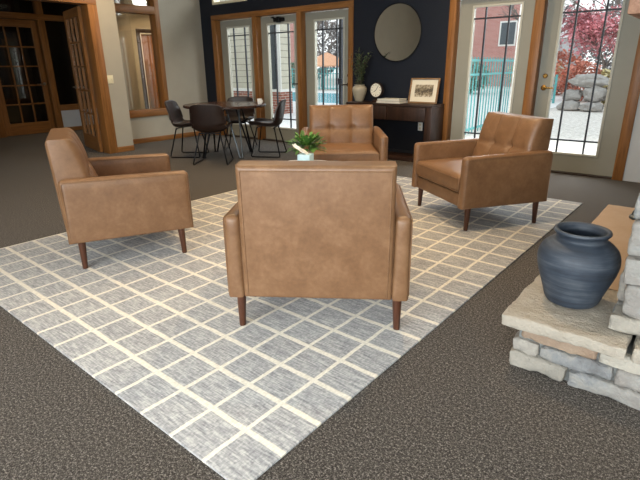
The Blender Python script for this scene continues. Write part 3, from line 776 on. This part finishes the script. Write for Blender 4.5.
bm = nb(); bx(bm, -.505, 1.2, 1.985, 4.09, .0, .195); obj('hearth_core', rel(bm), 'mortar', fp, 0)
bm = nb(); rock(bm, -.572, -.112, 1.925, 2.47, .199, .25, .006, .008, 5, 91); obj('hearth_slab', rel(bm), 'slab', fp, 60)
bm = nb(); rock(bm, -.095, .55, 1.965, 2.47, .187, .247, .007, .010, 5, 92); rock(bm, .565, 1.2, 1.965, 2.47, .187, .247, .007, .010, 5, 94); obj('hearth_slab', rel(bm), 'slab', fp, 60)
bm = nb(); rock(bm, -.555, -.02, 2.478, 4.14, .19, .249, .003, .008, 5, 93); obj('hearth_slab', rel(bm), 'slab_tan', fp, 60)
# chimney breast
bm = nb(); bx(bm, -.13, 1.2, 2.12, 2.68, .25, CEIL-.002); bx(bm, -.13, 1.2, 3.52, 4.05, .25, CEIL-.002); bx(bm, .25, 1.2, 2.68, 3.52, .25, CEIL-.002); bx(bm, -.13, .25, 2.68, 3.52, .95, CEIL-.002)
obj('chimney_core', rel(bm), 'mortar', fp, 0)
bm = nb(); bx(bm, .0, .245, 2.685, 2.70, .25, .95); bx(bm, .0, .245, 3.50, 3.515, .25, .95); bx(bm, .235, .248, 2.70, 3.50, .25, .95); obj('firebox', rel(bm), 'firebox', fp, 0)
bcream = nb(); bm = nb(); z = .254; first = True
while z < CEIL-.1:
    h_ = .068 if first else r3.uniform(.09, .15); z1 = min(z+h_, CEIL-.02); x = -.195 if first else -.185+r3.uniform(-.012, .02)
    while x < 1.18:
        L = r3.uniform(.2, .42); e = min(1.2, x+L); sd += 1; o = -.01 if first else r3.uniform(-.004, .02)
        rock(bcream if first else bm, x+.005, e-.005, 2.04+o, 2.16, z+.004, z1-.004, .010, cuts=3, seed=sd); x = e
    y = 2.17
    while y < 4.03:
        L = r3.uniform(.2, .36); e = min(4.05, y+L)
        if not (e > 2.66 and y < 3.54 and z < .95) and not (e > 2.44 and y < 3.94 and z1 > 1.43 and z < 1.59):
            sd += 1; rock(bm, -.19+r3.uniform(-.01, .01), -.10, y+.005, e-.005, z+.004, z1-.004, .008, cuts=2, seed=sd)
        y = e
    z = z1; first = False
obj('chimney_stone', rel(bm), 'stone', fp, 60); obj('chimney_stone', rel(bcream), 'stone_cream', fp, 60)
bm = nb(); bx(bm, -.40, -.135, 2.50, 3.90, 1.44, 1.575, .006, 2); obj('mantel', rel(bm), 'mantel', fp)
# fireplace tool stand at the far end of the hearth
t = thing('fireplace_tool_stand', 'dark bronze stand with a grey foot on the far end of the hearth', 'tool stand', (-.335, 3.83, .2515))
bm = nb(); tube(bm, [(0, 0, .05), (.012, 0, .22), (.02, 0, .62)], .022, 12, True, [.017, .024, .016]); obj('post', bm, 'bronze', t)
bm = nb(); lathe(bm, smooth_prof([(0, .0), (.038, .0), (.044, .014), (.03, .03), (.022, .055), (.0, .06)], 4), 24); obj('foot', bm, 'steel', t)
bm = nb(); tube(bm, [(.02, -.10, .55), (.02, .10, .55)], .008, 8); obj('cross_bar', bm, 'bronze', t)
for y in (-.085, .085):
    bm = nb(); tube(bm, [(.02, y, .10), (.02, y, .66)], .007, 8); bx(bm, .012, .028, y-.03, y+.03, .06, .13, .004, 2); obj('tool', bm, 'bronze', t)
# blue clay pot on the hearth
bm = nb(); pr = smooth_prof([(.0, 0), (.085, .0), (.109, .012), (.128, .07), (.155, .15), (.163, .205), (.15, .25), (.118, .28), (.098, .292), (.097, .302), (.104, .312), (.112, .322), (.110, .332)], 6)
pr += smooth_prof([(.102, .333), (.092, .325), (.086, .3), (.105, .27), (.135, .22), (.13, .12), (.09, .03), (0, .025)], 4)
lathe(bm, pr, 64); v = obj('clay_pot', bm, 'vase_blue'); v.location = (-.375, 2.235, .2545)
tag(v, 'round blue grey clay pot standing on the stone hearth', 'pot')

# ------------------------------------------------------------------ outdoors
bm = nb(); bx(bm, -70, 40, 6.62, 110, -.3, -.10); g = struct('ground_outside', bm, 'gravel')
bm = nb(); bx(bm, -40, -4.4, 6.62, 30, -.099, -.075); g = struct('pool_deck', bm, 'concrete')
bm = nb(); bx(bm, -21.5, -10.2, 15.6, 21.2, -.074, -.062); w = obj('swimming_pool', bm, 'water'); tag(w, 'bright blue swimming pool outside the left doors', 'pool')
# neighbouring wing
t = thing('building_wing', 'beige sided building wall with brick base outside the leftmost door', 'building', (-13.4, 11, -.1))
bm = nb(); bx(bm, -3, 2.98, .06, .5, .74, 4.2); obj('siding_wall', bm, 'siding', t, 0)
bm = nb(); bx(bm, -3, 3, 0, .5, 0, .66); obj('brick_base', bm, 'brick', t, 0)
bm = nb(); bx(bm, -3.03, 3.03, -.04, .52, .661, .739); obj('ledge', bm, 'white', t, 0)
bm = nb(); bx(bm, 2.55, 2.985, .02, .058, .74, 4.2); obj('corner_board', bm, 'white', t, 0)
bm = nb(); bx(bm, 2.70, 2.80, -.06, .019, .74, 4.2); obj('dark_strip', bm, 'steel', t, 0)  # narrow dark grey upright strip in front of the corner board
# far brick building by the pool
def far_building(name, label, cx, w, y, h, parts, mat='brick_far'):
    t = thing(name, label, 'building', (cx, y, -.1)); bm = nb(); bx(bm, -w/2, w/2, 0, 2.2, 0, h); obj('wall', bm, mat, t, 0)
    for (x0, x1, z0, z1) in parts:
        bm = nb(); bx(bm, x0-.1, x1+.1, -.05, 0, z0-.1, z1+.1); f = obj('window', bm, 'white', t, 0)
        bm = nb(); bx(bm, x0, x1, -.07, -.051, z0, z1); obj('pane', bm, 'steel', f, 0)
    bm = nb(); bx(bm, -w/2-.3, w/2+.3, -.3, 2.5, h, h+.25); obj('roof', bm, 'snowy', t, 0)
    return t
far_building('brick_building', 'pinkish brick building beyond the pool seen through the middle door', -31.2, 7, 31, 8, [(-2.5, -1.3, 1.2, 2.8), (-2.5, -1.3, 4.2, 5.8)])
far_building('apartment_house', 'pink brick building with white windows behind the teal fence', -14.4, 7.6, 34, 9, [(-1.0, .0, 2.6, 3.9), (2.0, 2.9, 2.6, 3.9), (-3.0, -2.2, 2.6, 3.9), (-1.0, 0, 5.2, 6.6), (2.0, 2.9, 5.2, 6.6)])
# fences
def picket_fence(label, x0, y0, x1, y1, h, n, loc=None, cat='fence', r=.012):
    t = thing('picket_fence', label, cat, (x0, y0, -.1), math.atan2(y1-y0, x1-x0)); L = math.hypot(x1-x0, y1-y0)
    bm = nb()
    for k in range(n+1):
        x = L*k/n; bx(bm, x-r, x+r, -r, r, .06, h)
    obj('picket', bm, 'teal', t, 0)
    for z in (.15, h-.32, h-.06):
        bm = nb(); bx(bm, 0, L, -.02, .02, z-.02, z+.02); obj('rail', bm, 'teal', t, 0)
    for x in (0, L):
        bm = nb(); bx(bm, x-.035, x+.035, -.035, .035, 0, h+.06); obj('post', bm, 'teal', t, 0)
    return t
picket_fence('tall teal picket fence close outside the left pane of the right doors', -3.82, 7.9, -4.10, 12.6, 1.5, 26, r=.010)
picket_fence('low teal picket fence across the far side of the pool', -30, 24, -15, 24, 1.3, 70, r=.022)
picket_fence('short teal fence section beside the boulders', -5.7, 19.5, -4.95, 19.5, .95, 8, r=.02)
t = thing('porch_column', 'white square porch column outside the right doors', 'column', (-2.60, 8.0, -.1))
bm = nb(); bx(bm, -.055, .055, -.055, .055, .15, 3.4); obj('shaft', bm, 'white', t, 0); bm = nb(); bx(bm, -.08, .08, -.08, .08, 0, .15); obj('base', bm, 'white', t, 0)
t = thing('porch_post', 'dark slim post outside the third glass door', 'post', (-5.88, 7.9, -.075))
bm = nb(); bx(bm, -.03, .03, -.03, .03, 0, 3.2); obj('shaft', bm, 'muntin', t, 0); bm = nb(); bx(bm, -.09, .06, -.05, .05, 1.0, 1.12, .01, 2); obj('latch_box', bm, 'muntin', t)
# boulders
def boulder(i, x, y, z, a, b, c, label, sq=1.):
    bm = nb(); bmesh.ops.create_icosphere(bm, subdivisions=4, radius=1)
    for v in bm.verts:
        d = v.co.normalized(); k = .96+.26*noise.noise(d*1.7+Vector((i*5.3, 0, 0)))+.14*noise.noise(d*4+Vector((0, i*3.7, 0)))
        p = [math.copysign(abs(q)**.82, q) for q in d]; v.co = Vector((p[0]*a*k, p[1]*b*k, p[2]*c*k))
    o = obj('boulder', bm, 'boulder', None, 60); o.location = (x, y, z); o.rotation_euler = (0, 0, i*.9); o.rotation_euler = (0, 0, 0)
    tag(o, label, 'boulder', 'boulders piled outside the right glass door')
BL = [(-3.82, 17.0, .03, .31, .30, .17, 'low flat boulder at the left foot of the rock pile'),
      (-3.17, 16.9, .02, .31, .30, .15, 'low pale boulder at the front middle of the rock pile'),
      (-2.52, 17.0, .03, .31, .30, .18, 'low boulder at the right foot of the rock pile'),
      (-3.84, 17.2, .33, .29, .30, .18, 'squarish boulder second from bottom at left of the rock pile'),
      (-3.20, 17.15, .38, .33, .30, .25, 'largest upright boulder in the middle of the rock pile'),
      (-2.52, 17.2, .39, .33, .30, .23, 'rounded dark boulder at the right of the rock pile'),
      (-3.42, 17.25, .77, .56, .30, .19, 'broad flat boulder topping the rock pile'),
      (-2.48, 17.25, .76, .34, .30, .18, 'pale boulder on top at the right end of the rock pile')]
for i, b in enumerate(BL): boulder(i+1, *b)
# trees and shrubs
def branches(bm, p, d, L, r, depth, rg, out):
    q = p+d*L; tube(bm, [p, (p+q)/2+Vector((rg.uniform(-1, 1), rg.uniform(-1, 1), 0))*L*.05, q], r, 5, True, [r, r*.85, r*.7])
    out.append(q)
    if depth == 0: return
    for k in range(3 if depth > 1 else 4):
        nd = (d+Vector((rg.uniform(-1, 1), rg.uniform(-1, 1), rg.uniform(-.35, .7)))*.75).normalized()
        branches(bm, p+d*L*rg.uniform(.6, 1), nd, L*rg.uniform(.6, .82), r*.6, depth-1, rg, out)
def tree(name, label, x, y, h, seed, mat=None, n=0, spread=.5, size=.1, depth=4):
    t = thing(name, label, 'tree' if h > 2 else 'shrub', (x, y, -.1)); rg = random.Random(seed); bm = nb(); tips = []
    branches(bm, Vector((0, 0, 0)), Vector((0, 0, 1)), h*.33, h*.018, depth, rg, tips); obj('trunk', bm, 'bark', t)
    if mat:
        bm = nb()
        for k in range(n):
            p = rg.choice(tips[1:])+Vector((rg.gauss(0, 1), rg.gauss(0, 1), rg.gauss(0, 1)))*spread*.3
            d = Vector((rg.uniform(-1, 1), rg.uniform(-1, 1), rg.uniform(-.6, .6))); leaf(bm, p, d, size*rg.uniform(.7, 1.4), size*.4)
        obj('foliage', bm, mat, t, 0)
    return t
tree('red_tree', 'pink red autumn tree seen through the rightmost glass door', -4.3, 24, 4.2, 4, 'red_leaf', 4200, 1.0, .12)
tree('bare_tree', 'bare grey tree at the left of the red tree', -8.8, 30, 6.5, 5)
tree('bare_tree', 'bare grey tree beyond the pool through the third door', -22.5, 28.0, 6.5, 6, depth=5)
tree('bare_tree', 'tall bare grey tree far behind the red tree', -5.6, 38, 9, 8, depth=5)
def shrub(name, label, x, y, rx, rz, mat, n, size, seed):
    t = thing(name, label, 'shrub', (x, y, -.1)); rg = random.Random(seed); bm = nb()
    for k in range(7):
        a = 2*PI*k/7; tube(bm, [(0, 0, 0), (rx*.5*math.cos(a), rx*.5*math.sin(a), rz)], .02, 5)
    obj('stem', bm, 'bark', t); bm = nb()
    for k in range(n):
        a = rg.uniform(0, 2*PI); e = rg.uniform(-1, 1); rr = rg.uniform(.55, 1)**.5
        c = math.sqrt(1-e*e); p = Vector((rx*rr*c*math.cos(a), rx*rr*c*math.sin(a), rz+rz*.95*rr*e))
        leaf(bm, p, Vector((rg.uniform(-1, 1), rg.uniform(-1, 1), rg.uniform(-.5, 1))), size*rg.uniform(.7, 1.4), size*.4)
    obj('foliage', bm, mat, t, 0)
    return t
shrub('autumn_shrub', 'orange red autumn shrub left of the red tree', -6.3, 25, 1.15, 1.0, 'orange_leaf', 1800, .14, 1)
shrub('autumn_shrub', 'orange pink shrub directly behind the boulders', -4.5, 21.3, .8, .75, 'orange_leaf', 1300, .12, 2)
shrub('straw_grass', 'straw coloured grass clump behind the right end of the boulders', -2.95, 19.6, .85, .62, 'straw', 1500, .16, 3)
shrub('pale_shrub', 'grey green shrub behind the teal fence at left', -10.3, 24.2, 1.1, .8, 'green_grey', 1200, .16, 4)
shrub('straw_grass', 'straw coloured hedge in front of the brick building with white windows', -8.0, 27.5, 1.4, .95, 'straw', 1300, .16, 5)
shrub('pale_shrub', 'grey green shrub beside the pool fence', -17.0, 27.5, 1.5, .9, 'green_grey', 1200, .2, 6)
shrub('pale_shrub', 'grey green shrub under the bare tree beyond the pool', -24.8, 26.8, 1.3, .9, 'green_grey', 1200, .2, 7)
M['twig'] = plain('grey_twigs', (170, 166, 166), .9, var=.2, scale=3)
for i, (x, y, lab) in enumerate(((-7.4, 50, 'pale leafless grey tree crown far behind the red tree, right one'), (-14.2, 54, 'pale leafless grey tree behind the white roofed house'), (-26.0, 47, 'pale leafless grey tree far beyond the pool'), (-36.0, 44, 'pale leafless grey tree left of the far pool trees'), (-23.5, 37, 'pale leafless grey tree behind the orange umbrella'))):
    shrub('far_tree', lab, x, y, 3.2, 3.4, 'twig', 2600, .34, 20+i)['category'] = 'tree'
t = thing('patio_umbrella', 'orange patio umbrella beyond the pool through the third door', 'umbrella', (-19.6, 24.9, -.25))
bm = nb(); tube(bm, [(0, 0, 0), (0, 0, 2.35)], .04, 8); obj('pole', bm, 'white', t)
bm = nb(); lathe(bm, [(0, 2.35), (.9, 1.95), (1.5, 1.6), (1.5, 1.52), (.9, 1.9), (0, 2.28)], 8); obj('canopy', bm, 'orange_canvas', t, 0)
t = thing('pale_house', 'pale house with a white roof far behind the bare tree', 'building', (-13.6, 42, -.1))
bm = nb(); bx(bm, -3, 3, 0, 6, 0, 3.2); obj('wall', bm, 'grey_paint', t, 0)
bm = nb(); tb = [bm.verts.new(p) for p in ((-3.3, -.3, 3.2), (3.3, -.3, 3.2), (3.3, 6.3, 3.2), (-3.3, 6.3, 3.2), (-3.3, 3, 4.6), (3.3, 3, 4.6))]
for f in ((0, 1, 5, 4), (2, 3, 4, 5), (0, 4, 3), (1, 2, 5), (3, 2, 1, 0)): bm.faces.new([tb[k] for k in f])
obj('roof', bm, 'snowy', t, 0)

# ------------------------------------------------------------------ lamps, daylight, sky
def can(x, y, watts, col=(1., .74, .45), size=.14, ang=None):
    t = thing('ceiling_light', 'round recessed ceiling light set flush in the white ceiling', 'light', (x, y, CEIL), 0, 'recessed ceiling lights')
    bm = nb(); lathe(bm, [(.075, -.001), (.095, -.001), (.095, -.008), (.075, -.008)], 32); obj('trim_ring', bm, 'white', t)
    bm = nb(); lathe(bm, [(0, -.003), (.074, -.003)], 24); obj('lens', bm, 'lamp', t)
    l = bpy.data.lights.new('can', 'AREA'); l.shape = 'DISK'; l.size = size; l.energy = watts; l.color = col; l.spread = math.radians(130)
    o = bpy.data.objects.new('can_light', l); o.location = (x, y, CEIL-.02); COL.objects.link(o)
CANW = 26
for x, y, k in ((-1.5, 3.1, 1), (-3.4, 3.0, 1), (-2.6, 5.2, .9), (-4.9, 4.0, .3), (-5.9, 5.4, .15), (-5.4, 1.8, .25), (-3.4, .6, .3), (-6.7, 4.0, .7)): can(x, y, CANW*k)
can(-9.9, 7.2, 46); can(-9.3, 3.2, 4)
def day(name, loc, rot, sx, sy, watts, col=(.92, .96, 1.)):
    l = bpy.data.lights.new(name, 'AREA'); l.shape = 'RECTANGLE'; l.size = sx; l.size_y = sy; l.energy = watts; l.color = col
    o = bpy.data.objects.new(name, l); o.location = loc; o.rotation_euler = rot; COL.objects.link(o)
DAY = 300
for x, k in ((-1.3, 1), (1.5, 1)): day('daylight', (x, -3.0, 1.55), (PI/2, 0, 0), 2.2, 2.0, DAY*k)
day('daylight', (3.5, -.65, 1.55), (PI/2, 0, PI/2), 2.4, 2.0, DAY*.15)

day('porch_fill', (-2.2, 8.3, 3.1), (math.radians(-52), 0, 0), 3.2, 1.6, 420)  # unseen lamp added above the right doors to brighten the floor inside
day('porch_fill', (-6.2, 8.3, 3.1), (math.radians(-52), 0, 0), 3.4, 1.6, 130)  # weaker added lamp, out of view over the three left doors

wd = bpy.data.worlds.new('sky'); S.world = wd; wd.use_nodes = True; nt = wd.node_tree; nt.nodes.clear()
o = nt.nodes.new('ShaderNodeOutputWorld'); b = nt.nodes.new('ShaderNodeBackground'); tc = nt.nodes.new('ShaderNodeTexCoord')
sp = nt.nodes.new('ShaderNodeSeparateXYZ'); r = nt.nodes.new('ShaderNodeValToRGB')
r.color_ramp.elements[0].position = 0; r.color_ramp.elements[0].color = (.93, .95, .97, 1); r.color_ramp.elements[1].position = .7; r.color_ramp.elements[1].color = (.80, .90, 1., 1)
nt.links.new(tc.outputs['Generated'], sp.inputs[0]); nt.links.new(sp.outputs[2], r.inputs[0]); nt.links.new(r.outputs[0], b.inputs[0]); nt.links.new(b.outputs[0], o.inputs[0])
b.inputs[1].default_value = 1.6

# ------------------------------------------------------------------ camera
cd = bpy.data.cameras.new('camera'); cam = bpy.data.objects.new('camera', cd); COL.objects.link(cam)
pitch, roll, yaw = math.radians(19.548), math.radians(-.637), math.radians(39.196)
fh = Vector((-math.sin(yaw), math.cos(yaw), 0)); right = Vector((math.cos(yaw), math.sin(yaw), 0))
fwd = fh*math.cos(pitch)+Vector((0, 0, -math.sin(pitch))); up = right.cross(fwd)
r2_ = right*math.cos(roll)+up*math.sin(roll); u2_ = -right*math.sin(roll)+up*math.cos(roll)
mw = Matrix((( r2_.x, u2_.x, -fwd.x, 0), (r2_.y, u2_.y, -fwd.y, 0), (r2_.z, u2_.z, -fwd.z, 1.25), (0, 0, 0, 1)))
cam.matrix_world = mw; cd.sensor_width = 36; cd.sensor_fit = 'HORIZONTAL'; cd.lens = 27.405; cd.clip_start = .05; cd.clip_end = 300
S.camera = cam
vs = S.view_settings; vs.view_transform = 'Standard'; vs.look = 'None'; vs.exposure = 0; vs.gamma = 1; vs.use_curve_mapping = False
